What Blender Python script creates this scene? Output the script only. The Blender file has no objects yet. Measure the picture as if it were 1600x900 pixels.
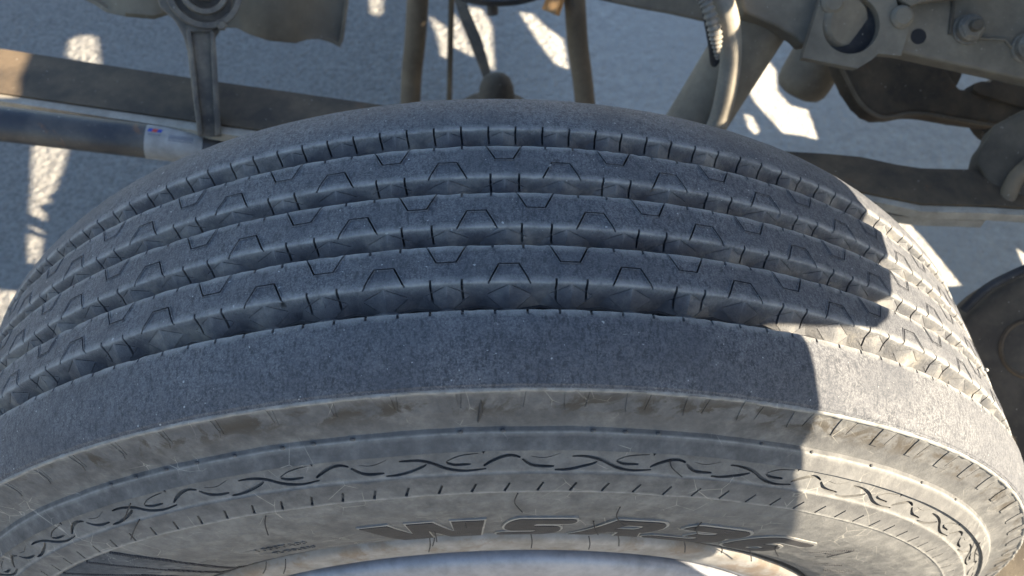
import bpy, bmesh, math, random
import numpy as np
from mathutils import Vector, Matrix, geometry

S = bpy.context.scene
C = S.collection
rad = math.radians
H = 0.51                                   # wheel centre above the ground

# ------------------------------------------------------------------ camera
FX = 1223.97 / 1600.0
CAM = Vector((0.0, -0.3147, H + 0.88204))
FW = Vector((0.0325795, 0.5773109, -0.8158742))
RT = Vector((0.99922348, -0.03691186, 0.01378224))
UP = Vector((0.0221588, 0.81568967, 0.57806517))
cd = bpy.data.cameras.new('camera'); cam = bpy.data.objects.new('camera', cd); C.objects.link(cam)
cam.matrix_world = Matrix(((RT.x, UP.x, -FW.x, CAM.x), (RT.y, UP.y, -FW.y, CAM.y),
                           (RT.z, UP.z, -FW.z, CAM.z), (0, 0, 0, 1)))
cd.sensor_width = 36.0; cd.lens = 36.0 * FX; cd.clip_start = 0.02; cd.clip_end = 200
cd.dof.use_dof = True; cd.dof.focus_distance = 0.50; cd.dof.aperture_fstop = 9.0
S.camera = cam

# ------------------------------------------------------------------ light
SUN = Vector((0.80, -0.28, 0.53)).normalized()          # towards the sun
w = bpy.data.worlds.new('World'); S.world = w; w.use_nodes = True
nt = w.node_tree; bg = nt.nodes['Background']
sky = nt.nodes.new('ShaderNodeTexSky'); sky.sky_type = 'NISHITA'; sky.sun_disc = False
sky.sun_elevation = math.asin(SUN.z); sky.sun_rotation = math.atan2(SUN.x, SUN.y)
sky.air_density = 1.0; sky.dust_density = 0.6; sky.ozone_density = 2.1
nt.links.new(sky.outputs[0], bg.inputs[0]); bg.inputs[1].default_value = 0.066
sl = bpy.data.lights.new('sun', 'SUN'); sl.energy = 4.8; sl.angle = rad(0.35); sl.color = (1.0, 0.87, 0.68)
so = bpy.data.objects.new('sun', sl); C.objects.link(so)
so.rotation_euler = (-SUN).to_track_quat('-Z', 'Y').to_euler(); so.location = SUN * 6
S.view_settings.view_transform = 'Standard'; S.view_settings.look = 'None'
S.view_settings.exposure = 2.5; S.view_settings.gamma = 1.0
S.render.engine = 'CYCLES'

random.seed(4)
rng = np.random.default_rng(5)

# ------------------------------------------------------------------ helpers
def link(o, parent=None):
    C.objects.link(o)
    if parent is not None: o.parent = parent
    return o

def empty(name, label, cat):
    o = bpy.data.objects.new(name, None); C.objects.link(o); o.empty_display_size = .05
    o['label'] = label; o['category'] = cat
    return o

def ray(px, py):
    """direction of the photograph's pixel (1600 x 900)"""
    return (FW + RT * ((px - 800) / 1223.97) - UP * ((py - 450) / 1223.97)).normalized()

def onz(px, py, z):
    d = ray(px, py); t = (z - CAM.z) / d.z
    return CAM + d * t

def ont(px, py, t):
    return CAM + ray(px, py) * t

def onplane(px, py, p, n):
    d = ray(px, py); t = (p - CAM).dot(n) / d.dot(n)
    return CAM + d * t

def nmesh(name, V, F, mat, parent=None, smooth=30, attrs=None):
    """V Nx3 array, F list/array of tris or quads"""
    me = bpy.data.meshes.new(name)
    V = np.asarray(V, dtype=np.float32)
    if isinstance(F, np.ndarray):
        k = F.shape[1]; n = F.shape[0]
        me.vertices.add(len(V)); me.vertices.foreach_set('co', V.ravel())
        me.loops.add(n * k); me.loops.foreach_set('vertex_index', F.astype(np.int32).ravel())
        me.polygons.add(n); me.polygons.foreach_set('loop_start', np.arange(0, n * k, k, dtype=np.int32))
        me.update(calc_edges=True)
    else:
        me.from_pydata([tuple(v) for v in V], [], F); me.update()
    me.validate()
    if attrs:
        for an, av in attrs.items():
            a = me.attributes.new(an, 'FLOAT', 'POINT'); a.data.foreach_set('value', np.asarray(av, dtype=np.float32))
    if smooth:
        me.polygons.foreach_set('use_smooth', np.ones(len(me.polygons), dtype=bool))
        me.set_sharp_from_angle(angle=rad(smooth))
    me.materials.append(mat)
    return link(bpy.data.objects.new(name, me), parent)

def bobj(name, bm, mat, parent=None, smooth=35):
    me = bpy.data.meshes.new(name); bmesh.ops.recalc_face_normals(bm, faces=bm.faces[:]); bm.to_mesh(me); bm.free()
    if smooth:
        for p in me.polygons: p.use_smooth = True
        me.set_sharp_from_angle(angle=rad(smooth))
    me.materials.append(mat)
    return link(bpy.data.objects.new(name, me), parent)

def slab(outline, thick, nrm, bevel=0.003, seg=2, holes=()):
    """outline: 3D points of a face turned to nrm; extruded back by thick"""
    bm = bmesh.new(); n = nrm.normalized()
    vs = [bm.verts.new(p) for p in outline]
    f = bm.faces.new(vs); f.normal_update()
    r = bmesh.ops.extrude_face_region(bm, geom=[f])
    bmesh.ops.translate(bm, verts=[v for v in r['geom'] if isinstance(v, bmesh.types.BMVert)], vec=-n * thick)
    if bevel:
        bmesh.ops.bevel(bm, geom=bm.edges[:], offset=bevel, segments=seg, affect='EDGES', profile=.6, clamp_overlap=True)
    return bm

def frames(path):
    path = [Vector(p) for p in path]; T = []
    for i in range(len(path)):
        a = path[max(i - 1, 0)]; b = path[min(i + 1, len(path) - 1)]; T.append((b - a).normalized())
    n = T[0].orthogonal().normalized(); out = []
    for i, t in enumerate(T):
        n = (n - t * n.dot(t)).normalized(); out.append((path[i], n.copy(), t.cross(n)))
    return out

def smooth_path(pts, n=8):
    pts = [Vector(p) for p in pts]; out = []
    for i in range(len(pts) - 1):
        p0 = pts[max(i - 1, 0)]; p1 = pts[i]; p2 = pts[i + 1]; p3 = pts[min(i + 2, len(pts) - 1)]
        for k in range(n):
            t = k / n
            out.append(.5 * ((2 * p1) + (p2 - p0) * t + (2 * p0 - 5 * p1 + 4 * p2 - p3) * t * t + (3 * p1 - p0 - 3 * p2 + p3) * t ** 3))
    out.append(pts[-1]); return out

def tube_bm(path, r, seg=20, bm=None, cap=True, rfun=None):
    bm = bm or bmesh.new(); rings = []
    fr = frames(path); L = len(fr)
    for i, (p, a, b) in enumerate(fr):
        rr = r if rfun is None else rfun(i / (L - 1))
        rings.append([bm.verts.new(p + (a * math.cos(k * 2 * math.pi / seg) + b * math.sin(k * 2 * math.pi / seg)) * rr) for k in range(seg)])
    for i in range(L - 1):
        for k in range(seg):
            bm.faces.new((rings[i][k], rings[i][(k + 1) % seg], rings[i + 1][(k + 1) % seg], rings[i + 1][k]))
    if cap:
        bm.faces.new(rings[0][::-1]); bm.faces.new(rings[-1])
    return bm

def lathe_bm(prof, seg, org, ax, bm=None):
    """prof: (radius, height along ax)"""
    bm = bm or bmesh.new(); ax = ax.normalized(); a = ax.orthogonal().normalized(); b = ax.cross(a); rings = []
    for r, h in prof:
        if r < 1e-6: rings.append([bm.verts.new(org + ax * h)])
        else: rings.append([bm.verts.new(org + ax * h + (a * math.cos(k * 2 * math.pi / seg) + b * math.sin(k * 2 * math.pi / seg)) * r) for k in range(seg)])
    for i in range(len(rings) - 1):
        A, B = rings[i], rings[i + 1]
        for k in range(seg):
            j = (k + 1) % seg
            if len(A) == 1 and len(B) == 1: continue
            if len(A) == 1: bm.faces.new((A[0], B[k], B[j]))
            elif len(B) == 1: bm.faces.new((A[k], B[0], A[j]))
            else: bm.faces.new((A[k], B[k], B[j], A[j]))
    return bm

def vnoise(P, sc, seed=0):
    P = np.asarray(P, float) * sc + seed * 17.3; i = np.floor(P).astype(np.int64); f = P - i; f = f * f * (3 - 2 * f)
    def h(a, b, c):
        n = (a * 73856093) ^ (b * 19349663) ^ (c * 83492791) ^ (seed * 9781)
        n = (n ^ (n >> 13)) * 1274126177; n = n ^ (n >> 16)
        return (n & 0xffff) / 32767.5 - 1
    r = 0
    for dx in (0, 1):
        for dy in (0, 1):
            for dz in (0, 1):
                wgt = (f[:, 0] if dx else 1 - f[:, 0]) * (f[:, 1] if dy else 1 - f[:, 1]) * (f[:, 2] if dz else 1 - f[:, 2])
                r = r + wgt * h(i[:, 0] + dx, i[:, 1] + dy, i[:, 2] + dz)
    return r

# ------------------------------------------------------------------ materials
class NT:
    def __init__(s, name):
        s.m = bpy.data.materials.new(name); s.m.use_nodes = True; s.t = s.m.node_tree
        s.b = s.t.nodes['Principled BSDF']; s.tc = s.t.nodes.new('ShaderNodeTexCoord')
    def n(s, ty, **k):
        x = s.t.nodes.new(ty)
        for a, v in k.items(): setattr(x, a, v)
        return x
    def l(s, a, b): s.t.links.new(a, b)
    def coord(s, scale=(1, 1, 1), rot=(0, 0, 0)):
        m = s.n('ShaderNodeMapping'); m.inputs['Scale'].default_value = scale; m.inputs['Rotation'].default_value = rot
        s.l(s.tc.outputs['Object'], m.inputs[0]); return m.outputs[0]
    def noise(s, sc, det=4, rough=.6, vec=None, dist=0):
        x = s.n('ShaderNodeTexNoise'); x.inputs['Scale'].default_value = sc; x.inputs['Detail'].default_value = det
        x.inputs['Roughness'].default_value = rough; x.inputs['Distortion'].default_value = dist
        s.l(vec if vec is not None else s.tc.outputs['Object'], x.inputs['Vector']); return x.outputs['Fac']
    def ramp(s, fac, stops):
        r = s.n('ShaderNodeValToRGB'); e = r.color_ramp.elements
        while len(e) < len(stops): e.new(.5)
        for i, (p, c) in enumerate(stops):
            e[i].position = p; e[i].color = (*(c if isinstance(c, tuple) else (c, c, c)), 1)
        s.l(fac, r.inputs[0]); return r.outputs[0]
    def mix(s, fac, a, b, mode='MIX'):
        x = s.n('ShaderNodeMix', data_type='RGBA', blend_type=mode)
        for i, v in ((0, fac), (6, a), (7, b)):
            if hasattr(v, 'links'): s.l(v, x.inputs[i])
            else: x.inputs[i].default_value = v if i == 0 else (*v, 1)
        return x.outputs[2]
    def math(s, op, a, b=0, c=0):
        x = s.n('ShaderNodeMath', operation=op)
        for i, v in enumerate((a, b, c)):
            if hasattr(v, 'links'): s.l(v, x.inputs[i])
            else: x.inputs[i].default_value = v
        return x.outputs[0]
    def bump(s, h, strength, dist):
        x = s.n('ShaderNodeBump'); x.inputs['Strength'].default_value = strength; x.inputs['Distance'].default_value = dist
        s.l(h, x.inputs['Height']); s.l(x.outputs[0], s.b.inputs['Normal'])
    def attr(s, name):
        x = s.n('ShaderNodeAttribute', attribute_name=name); return x.outputs['Fac']
    def fin(s, col, rough=.8, metal=0, spec=.3):
        for k, v in (('Base Color', col), ('Roughness', rough), ('Metallic', metal), ('Specular IOR Level', spec)):
            if hasattr(v, 'links'): s.l(v, s.b.inputs[k])
            else: s.b.inputs[k].default_value = (*v, 1) if k == 'Base Color' else v
        return s.m

def tread_material():
    m = NT('tread_rubber')
    sp = m.noise(760, 6, .8); big = m.noise(20, 5, .65); mid = m.noise(170, 5, .75); fib = m.noise(420, 4, .7, vec=m.coord((1, .35, 1)))
    c = m.ramp(mid, [(.34, (.028, .030, .036)), (.5, (.056, .058, .065)), (.66, (.106, .107, .112))])
    c = m.mix(m.ramp(sp, [(.44, 0.0), (.60, .9)]), c, (.158, .158, .160))
    c = m.mix(m.ramp(fib, [(.36, .75), (.48, 0.0)]), c, (.023, .025, .030))
    c = m.mix(m.ramp(big, [(.40, 0.0), (.66, .55)]), c, (.041, .044, .052))
    flk = m.noise(420, 1, .3); c = m.mix(m.ramp(flk, [(.775, 0.0), (.80, .9)]), c, (.36, .36, .34))
    d = m.attr('dust'); dn = m.noise(60, 5, .7)
    df = m.math('MULTIPLY', d, m.ramp(dn, [(.3, .25), (.62, 1.0)]))
    c = m.mix(df, c, (.34, .33, .30))
    wl = m.attr('wall'); wn = m.noise(40, 5, .65)
    wc = m.ramp(wn, [(.34, (.060, .062, .068)), (.5, (.105, .104, .104)), (.68, (.23, .215, .185))])
    c = m.mix(wl, c, wc)
    hgt = m.math('ADD', m.noise(700, 5, .75), m.math('MULTIPLY', mid, .8))
    m.bump(hgt, .8, .0010)
    return m.fin(c, .66, 0, .38)

def side_material():
    m = NT('sidewall_rubber')
    a = m.noise(9, 6, .6); b = m.noise(70, 6, .7); st = m.noise(38, 5, .65, dist=.8)
    c = m.ramp(b, [(.32, (.050, .050, .050)), (.5, (.086, .085, .082)), (.68, (.142, .139, .131))])
    c = m.mix(m.ramp(a, [(.4, 0.0), (.62, .55)]), c, (.085, .084, .083))
    d = m.attr('dust'); c = m.mix(m.math('MULTIPLY', d, m.ramp(m.noise(120, 4, .7), [(.3, .3), (.6, 1.0)])), c, (.23, .225, .207))
    g = m.attr('stain'); sf = m.math('MULTIPLY', g, m.ramp(st, [(.50, 0.0), (.58, .9)])); c = m.mix(sf, c, (.045, .038, .029))
    # scuffs: short bright scratches
    v = m.n('ShaderNodeTexVoronoi', feature='DISTANCE_TO_EDGE'); v.inputs['Scale'].default_value = 55
    m.l(m.coord((1, .3, 1), (0, .5, 0)), v.inputs['Vector'])
    sc = m.ramp(v.outputs['Distance'], [(0.0, 1.0), (.014, 0.0)])
    sc = m.math('MULTIPLY', sc, m.ramp(m.noise(26, 3, .6), [(.53, 0.0), (.62, .55)]))
    c = m.mix(sc, c, (.36, .34, .29))
    m.bump(m.math('ADD', m.noise(500, 5, .7), m.math('MULTIPLY', b, 1.5)), .5, .0006)
    return m.fin(c, .85, 0, .25)

def letter_material():
    m = NT('letter_hatch')
    wv = m.n('ShaderNodeTexWave'); wv.inputs['Scale'].default_value = 260; m.l(m.coord((1, .2, 1), (0, rad(28), 0)), wv.inputs['Vector'])
    c = m.ramp(m.noise(90, 4, .6), [(.35, (.010, .010, .013)), (.7, (.028, .028, .030))])
    c = m.mix(m.ramp(wv.outputs['Fac'], [(.55, 0.0), (.9, .5)]), c, (.065, .063, .062))
    m.bump(wv.outputs['Fac'], .8, .0006)
    return m.fin(c, .7, 0, .3)

def dusty(name, base, dust, amount=.5, sc=14, rough=.75, rust=None, spec=.3, metal=0, bump=.4):
    """painted or bare metal under uneven dust; dust settles by noise only"""
    m = NT(name)
    n1 = m.noise(sc, 6, .65); n2 = m.noise(sc * 9, 5, .7)
    c = m.mix(m.ramp(n1, [(.5 - amount * .3, 0.0), (.72 - amount * .2, 1.0)]), base, dust)
    c = m.mix(m.ramp(n2, [(.35, .0), (.7, .35)]), c, tuple(x * .45 for x in dust))
    if rust: c = m.mix(m.ramp(m.noise(sc * 1.7, 6, .7, dist=.5), [(.62, 0.0), (.70, .6)]), c, rust)
    fl = m.noise(330, 1, .3); c = m.mix(m.ramp(fl, [(.76, 0.0), (.80, .7)]), c, (.36, .32, .26))
    m.bump(m.math('ADD', n2, m.noise(sc * 40, 4, .7)), bump, .001)
    return m.fin(c, rough, metal, spec)

def ground_material():
    m = NT('concrete')
    a = m.noise(2.2, 6, .6); b = m.noise(30, 6, .7); g = m.noise(240, 4, .75)
    c = m.ramp(b, [(.32, (.28, .265, .235)), (.5, (.37, .35, .315)), (.68, (.44, .42, .375))])
    c = m.mix(m.ramp(a, [(.35, 0.0), (.65, .6)]), c, (.36, .342, .31))
    c = m.mix(m.ramp(g, [(.34, .35), (.46, 0.0)]), c, (.13, .122, .11))
    lump = m.noise(85, 5, .75); sx0 = m.n('ShaderNodeSeparateXYZ'); m.l(m.tc.outputs['Object'], sx0.inputs[0])
    lf = m.n('ShaderNodeMapRange'); m.l(sx0.outputs[0], lf.inputs[0]); lf.inputs[1].default_value = .3; lf.inputs[2].default_value = -.4; lf.inputs[3].default_value = .12; lf.inputs[4].default_value = .65
    c = m.mix(m.math('MULTIPLY', lf.outputs[0], m.ramp(lump, [(.42, 1.0), (.53, 0.0)])), c, (.17, .162, .148)); c = m.mix(m.ramp(m.noise(4.5, 3, .5), [(.5, 0.0), (.6, .3)]), c, (.36, .345, .315))
    # rougher, stonier screed on the left, smoother slab on the right
    sx = m.n('ShaderNodeSeparateXYZ'); m.l(m.tc.outputs['Object'], sx.inputs[0])
    left = m.n('ShaderNodeMapRange'); m.l(sx.outputs[0], left.inputs[0])
    left.inputs[1].default_value = .35; left.inputs[2].default_value = -.25; left.inputs[3].default_value = .12; left.inputs[4].default_value = 1
    v = m.n('ShaderNodeTexVoronoi', feature='SMOOTH_F1'); v.inputs['Scale'].default_value = 58; m.l(m.tc.outputs['Object'], v.inputs['Vector'])
    h = m.math('MULTIPLY', m.math('ADD', m.math('MULTIPLY', v.outputs['Distance'], 1.0), m.noise(75, 5, .7)), left.outputs[0])
    m.bump(h, 1.0, .035)
    return m.fin(c, .9, 0, .2)

M_tread = tread_material(); M_side = side_material(); M_letter = letter_material()
M_ground = ground_material(); M_outline = dusty('letter_outline', (.19, .184, .17), (.25, .24, .215), .5, 40)
M_frame = dusty('frame_paint', (.095, .082, .062), (.22, .185, .135), .6, 9, rust=None)
M_forge = dusty('forged_steel', (.072, .068, .062), (.21, .18, .135), .45, 30, rough=.6)
M_leaf = dusty('leaf_steel', (.050, .038, .026), (.125, .088, .052), .4, 16, rust=(.13, .065, .028))
M_leafedge = dusty('leaf_edge', (.26, .23, .18), (.42, .37, .29), .6, 30)
M_rod = dusty('rod_paint', (.024, .025, .029), (.11, .096, .075), .3, 14, rough=.45, rust=(.20, .09, .03), spec=.5)
M_brown = dusty('brown_casting', (.045, .036, .026), (.105, .085, .06), .4, 14)
M_hose = dusty('grey_hose', (.17, .155, .128), (.27, .24, .19), .6, 20, rough=.7, bump=.25)
M_black = dusty('black_rubber_hose', (.012, .012, .014), (.05, .048, .045), .1, 20, rough=.5)
M_flex = dusty('flex_conduit', (.16, .15, .13), (.24, .215, .175), .4, 30, rough=.6)
M_cover = dusty('splash_cover', (.10, .083, .058), (.19, .155, .105), .5, 6)
M_brass = dusty('brass', (.5, .3, .14), (.3, .2, .1), .2, 40, rough=.35, metal=.8)
M_whisk = dusty('whisker_rubber', (.02, .02, .022), (.05, .048, .045), .2, 60)
M_tube = dusty('brown_tube', (.085, .066, .045), (.17, .13, .085), .5, 10)
M_panel = dusty('shade_panel_paint', (.42, .42, .43), (.33, .32, .3), .2, 3, rough=.5)  # coat of the added shade panel
M_stone = dusty('pebble', (.35, .33, .29), (.45, .43, .38), .4, 90)

def rim_material():
    m = NT('rim_alloy')
    c = m.ramp(m.noise(38, 6, .7), [(.32, (.155, .158, .17)), (.55, (.23, .235, .25)), (.7, (.28, .28, .29))])
    m.bump(m.noise(300, 3, .6), .1, .0004)
    return m.fin(c, .48, .25, .5)
M_rim = rim_material()
def flange_material():
    m = NT('rim_flange_grime')
    n1 = m.noise(26, 6, .7); c = m.ramp(m.noise(60, 5, .65), [(.3, (.14, .13, .115)), (.55, (.21, .20, .185)), (.75, (.29, .28, .265))])
    c = m.mix(m.ramp(n1, [(.50, 0.0), (.60, .7)]), c, (.12, .082, .05))
    d = m.attr('dust'); c = m.mix(m.math('MULTIPLY', d, .75), c, (.12, .105, .085))
    m.bump(m.noise(200, 5, .7), .4, .0006)
    return m.fin(c, .6, .1, .4)
M_flange = flange_material()

# ------------------------------------------------------------------ ground
bm = bmesh.new(); bmesh.ops.create_grid(bm, x_segments=8, y_segments=8, size=60)
g = bobj('ground', bm, M_ground, None, 0); g['kind'] = 'structure'

# ------------------------------------------------------------------ truck
truck = empty('truck', 'dusty parked truck filling the picture, front tyre with worn grooved tread under its chassis', 'truck')
truck.location = (0, 0, 0)

# ---- tyre: cells triangulated flat, then wrapped round the wheel
K = math.pi / 180 * 0.52                     # metres of arc per degree, at the tread

def cell(period, s0, s1, srows, feats, edges=(), du=1.0, slines=()):
    """flat cell: x = degrees, y = s. returns x, s, depth arrays, tris"""
    P = []; E = []
    def add(p): P.append(Vector((p[0] * K, p[1]))); return len(P) - 1
    def line(a, b): E.append((add(a), add(b)))
    for s in [s0, s1] + list(slines): line((0, s), (period, s))
    line((0, s0), (0, s1)); line((period, s0), (period, s1))
    for i in range(int(round(period / du)) + 1):
        for s in srows: add((i * du if i * du < period else period, s))
    for (a, b) in edges:
        for k in (-1, 0, 1): line((a[0] + k * period, a[1]), (b[0] + k * period, b[1]))
    polys = []
    for poly, dep in feats:
        for k in (-1, 0, 1):
            pp = [(p[0] + k * period, p[1]) for p in poly]
            if max(p[0] for p in pp) < -.01 or min(p[0] for p in pp) > period + .01: continue
            polys.append((np.array(pp), dep))
            for i in range(len(pp)): line(pp[i], pp[(i + 1) % len(pp)])
    vs, es, fs, *_ = geometry.delaunay_2d_cdt(P, E, [], 0, 2e-7)
    X = np.array([(v.x / K, v.y) for v in vs]); T = []
    T = np.array([f for f in fs])
    cen = X[T].mean(1)
    ok = (cen[:, 0] > 1e-5) & (cen[:, 0] < period - 1e-5) & (cen[:, 1] > s0) & (cen[:, 1] < s1)
    T = T[ok]; cen = cen[ok]
    dep = np.zeros(len(T))
    for poly, d in polys:
        ins = np.zeros(len(T), bool); n = len(poly)
        for i in range(n):
            x1, y1 = poly[i]; x2, y2 = poly[(i + 1) % n]
            c = ((y1 > cen[:, 1]) != (y2 > cen[:, 1])) & (cen[:, 0] < (x2 - x1) * (cen[:, 1] - y1) / (y2 - y1 + 1e-15) + x1)
            ins ^= c
        dep[ins & (dep == 0)] = d
    key = {}; out = []; tris = []
    def vid(v, d):
        k = (v, d)
        if k not in key: key[k] = len(out); out.append((X[v][0], X[v][1], d))
        return key[k]
    em = {}
    for t, d in zip(T, dep):
        tris.append([vid(v, d) for v in t])
        for i in range(3): em.setdefault(tuple(sorted((t[i], t[(i + 1) % 3]))), []).append((t[i], t[(i + 1) % 3], d))
    for lst in em.values():
        if len(lst) == 2 and lst[0][2] != lst[1][2]:
            a, b, d1 = lst[0]; d2 = lst[1][2]
            q = [vid(b, d1), vid(a, d1), vid(a, d2), vid(b, d2)]
            tris.append([q[0], q[1], q[2]]); tris.append([q[0], q[2], q[3]])
    o = np.array(out); return o, np.array(tris)

def wrap(name, cl, N, period, fn, mat, parent, smooth=32, flip=False):
    o, T = cl; n = len(o); per = 360.0 / N
    x = np.concatenate([o[:, 0] + k * per for k in range(N)])
    s = np.tile(o[:, 1], N); d = np.tile(o[:, 2], N)
    V, attrs = fn(x, s, d)
    F = np.concatenate([T + k * n for k in range(N)])
    # weld coincident vertices
    q = np.round(V / 4e-6).astype(np.int64)
    _, idx, inv = np.unique(q, axis=0, return_index=True, return_inverse=True); inv = inv.ravel()
    V = V[idx]; F = inv[F]; attrs = {k: v[idx] for k, v in attrs.items()}
    F = F[(F[:, 0] != F[:, 1]) & (F[:, 1] != F[:, 2]) & (F[:, 0] != F[:, 2])]
    if flip: F = F[:, ::-1].copy()
    return nmesh(name, V, F, mat, parent, smooth, attrs)

def crown(y):
    a = np.abs(y); return .5200 - np.where(a < .0718, .0006 * (a / .0718) ** 2, .0006 + 6.3 * (a - .0718) ** 2)

ROUND = .0016
def rib_profile(y0, y1, dep, near_groove, far_groove, y0f, y1f):
    """list of (y, r, tag) from near side to far side. tag: wall t or -1; y0f,y1f floor centre"""
    pts = []
    sl = .0048
    if near_groove:
        r = crown(y0)
        pts += [(y0f, r - dep, 'f'), (y0 - sl, r - dep, 'wn')]
        pts += [(y0, r - ROUND, 'wn0')]
    for k in range(1, 4):
        a = k / 4 * math.pi / 2
        pts.append((y0 + ROUND * (1 - math.cos(a)), crown(y0) - ROUND * (1 - math.sin(a)), 'e'))
    n = max(4, int((y1 - y0) / .004))
    for k in range(n + 1):
        y = y0 + ROUND + (y1 - y0 - 2 * ROUND) * k / n; pts.append((y, float(crown(y)), 'top'))
    for k in range(3, 0, -1):
        a = k / 4 * math.pi / 2
        pts.append((y1 - ROUND * (1 - math.cos(a)), crown(y1) - ROUND * (1 - math.sin(a)), 'e'))
    if far_groove:
        r = crown(y1)
        pts += [(y1, r - ROUND, 'wf0'), (y1 + sl, r - dep, 'wf'), (y1f, r - dep, 'f')]
    return pts

BUL = .0072
def make_rib(y0, y1, near, far, dep, floor0, floor1, tz_near, tz_far, sip_near, sip_far, tick_far, apex, parent, label):
    pr = rib_profile(y0, y1, dep, near, far, floor0, floor1)
    Y = np.array([p[0] for p in pr]); R = np.array([p[1] for p in pr])
    s = np.concatenate([[0], np.cumsum(np.hypot(np.diff(Y), np.diff(R)))])
    tags = [p[2] for p in pr]
    slines = list(s[1:-1]); rows = list(s)
    feats = []; edges = []
    sn = s[tags.index('e')] - .0002; sf = s[len(tags) - 1 - tags[::-1].index('e')] + .0002
    # wall spans
    wn = wf = None
    if near: wn = (s[tags.index('wn0')], s[tags.index('wn')])      # top, bottom
    if far: wf = (s[tags.index('wf0')], s[tags.index('wf')])
    for w_ in (wn, wf):
        if w_:
            top, bot = w_
            for a in (0, 4, 8, 12, -4):
                ax = apex + a - 4
                def pt(h, t): return (ax + 2 * h, top + (bot - top) * t)
                if not (-2.5 < ax < 10.5): continue
                for sg in (-1, 1):
                    def q(h, t): return (ax + sg * 2 * h, top + (bot - top) * t)
                    edges += [(q(0, 0), q(.75, .5)), (q(.75, .5), q(0, 1)), (q(.75, .5), q(1, 1)), (q(1, 0), q(.75, .5))]
                edges.append((pt(0, 0), pt(0, 1)))
            rows += [top + (bot - top) * k for k in (.33, .66)]
            slines += [top + (bot - top) * .5]
    W = .055                                     # sipe half width in degrees
    def strip(pts, hw=W, dep_=.005):
        """thin polygon along an open polyline (deg, s)"""
        L = []; Rr = []
        n = len(pts)
        for i, p in enumerate(pts):
            a = np.array(pts[max(i - 1, 0)]); b = np.array(pts[min(i + 1, n - 1)])
            t = np.array([(b[0] - a[0]) * K, b[1] - a[1]]); t /= np.hypot(*t)
            k = 1.0
            if 0 < i < n - 1:
                u1 = np.array([(pts[i][0] - pts[i - 1][0]) * K, pts[i][1] - pts[i - 1][1]]); u1 /= np.hypot(*u1)
                k = 1 / max(.5, abs(t @ u1))
            nn = np.array([-t[1], t[0]]) * hw * K * k
            L.append((p[0] + nn[0] / K, p[1] + nn[1])); Rr.append((p[0] - nn[0] / K, p[1] - nn[1]))
        feats.append((L + Rr[::-1], dep_))
    for w_ in (wn, wf):
        if not w_: continue
        top, bot = w_
        for ax in (apex, apex + 4):
            for sg in (-1, 1):
                q = lambda h, t: (ax + sg * 2 * h, top + (bot - top) * t)
                hm = .44 if (w_ is wn and len(sip_near) == 4) else .70
                strip([q(.08, .06), q(hm, hm * .67)], .020, .0008)
                if dep > .0133 and w_ is wn: strip([q(.72, .54), q(.10, .93)], .020, .0008)
    for c in tz_near:
        hgt = .0138; a = s[tags.index('e')] - .0004
        strip([(c - 1.36, a), (c - .64, a + hgt), (c + .64, a + hgt), (c + 1.36, a)], .058, .006)
    for c in tz_far:
        hgt = .0135; a = sf + .0003
        strip([(c - 1.36, a), (c - .64, a - hgt), (c + .64, a - hgt), (c + 1.36, a)], .058, .006)
    for c in sip_near:
        e = s[tags.index('e')]; L = wn[0] - wn[1]
        strip([(c + .04, wn[0] - L * .68), (c - .02, wn[0] - L * .2), (c, e + .0034)], .078, .0048)
    for c in tick_far:
        L = wf[1] - wf[0]
        strip([(c, sf - .0040), (c + .01, wf[0] + L * .6)], .085, .0045)
    for c, e_, hg_ in [(c, s[tags.index('e')] - .0004, .0138) for c in tz_near] + [(c, sf + .0003, -.0135) for c in tz_far]:
        strip([(c - 1.20, e_ + hg_ * .22), (c - .64, e_ + hg_), (c + .64, e_ + hg_), (c + 1.20, e_ + hg_ * .22)], .135, -.0004)
    cl = cell(8.0, s[0], s[-1], rows, feats, edges, .5, slines)
    cumw = {}
    def fn(x, ss, d):
        y = np.interp(ss, s, Y); r = np.interp(ss, s, R)
        # normals, smoothed
        e = .0006
        ya = np.interp(ss - e, s, Y); yb = np.interp(ss + e, s, Y); ra = np.interp(ss - e, s, R); rb = np.interp(ss + e, s, R)
        ty = yb - ya; tr = rb - ra; L = np.hypot(ty, tr) + 1e-12
        ny, nr = -tr / L, ty / L
        wall = np.zeros_like(y); dust = np.zeros_like(y)
        for w_, sg in ((wn, -1), (wf, 1)):
            if not w_: continue
            top, bot = w_
            t = (ss - top) / (bot - top); inside = (t > 0) & (t <= 1.0001)
            h = np.abs(((x - apex + 2) % 4) - 2) / 2
            kk = np.round((x - apex) / 4).astype(int) + int(y0 * 1000) * 7; am = .62 + .55 * (np.abs(np.sin(kk * 12.9898) * 43758.5) % 1)
            am = am * (1.0 if dep > .0133 else .8)
            b = am * np.clip(np.minimum(BUL * (t - .6667 * h), BUL * (.5 - h + .5 * t)), 0, None)
            y = y + np.where(inside, sg * b, 0)
            ridge_ = np.where(inside, np.clip(1 - h / .16, 0, 1) * np.clip(t * 3, 0, 1) * np.clip((1 - t) * 3, 0, 1), 0); dust = np.maximum(dust, .75 * ridge_)
            wall = np.maximum(wall, np.clip((t + .02) / .18, 0, 1) * (t < 1.2))
            wall = np.where(t > 1.2, 1.0, wall)
            de = np.abs(ss - (top + (-sg) * ROUND * .9)); dust = np.maximum(dust, np.clip(1 - de / .0030, 0, 1) * .85)
        y = y - ny * d; r = r - nr * d
        a = np.radians(x)
        P = np.stack([r * np.sin(a), y, r * np.cos(a)], 1)
        # hand-worn unevenness
        nz = vnoise(P, 90, 1) * .00022 + vnoise(P, 260, 2) * .00012
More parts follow.
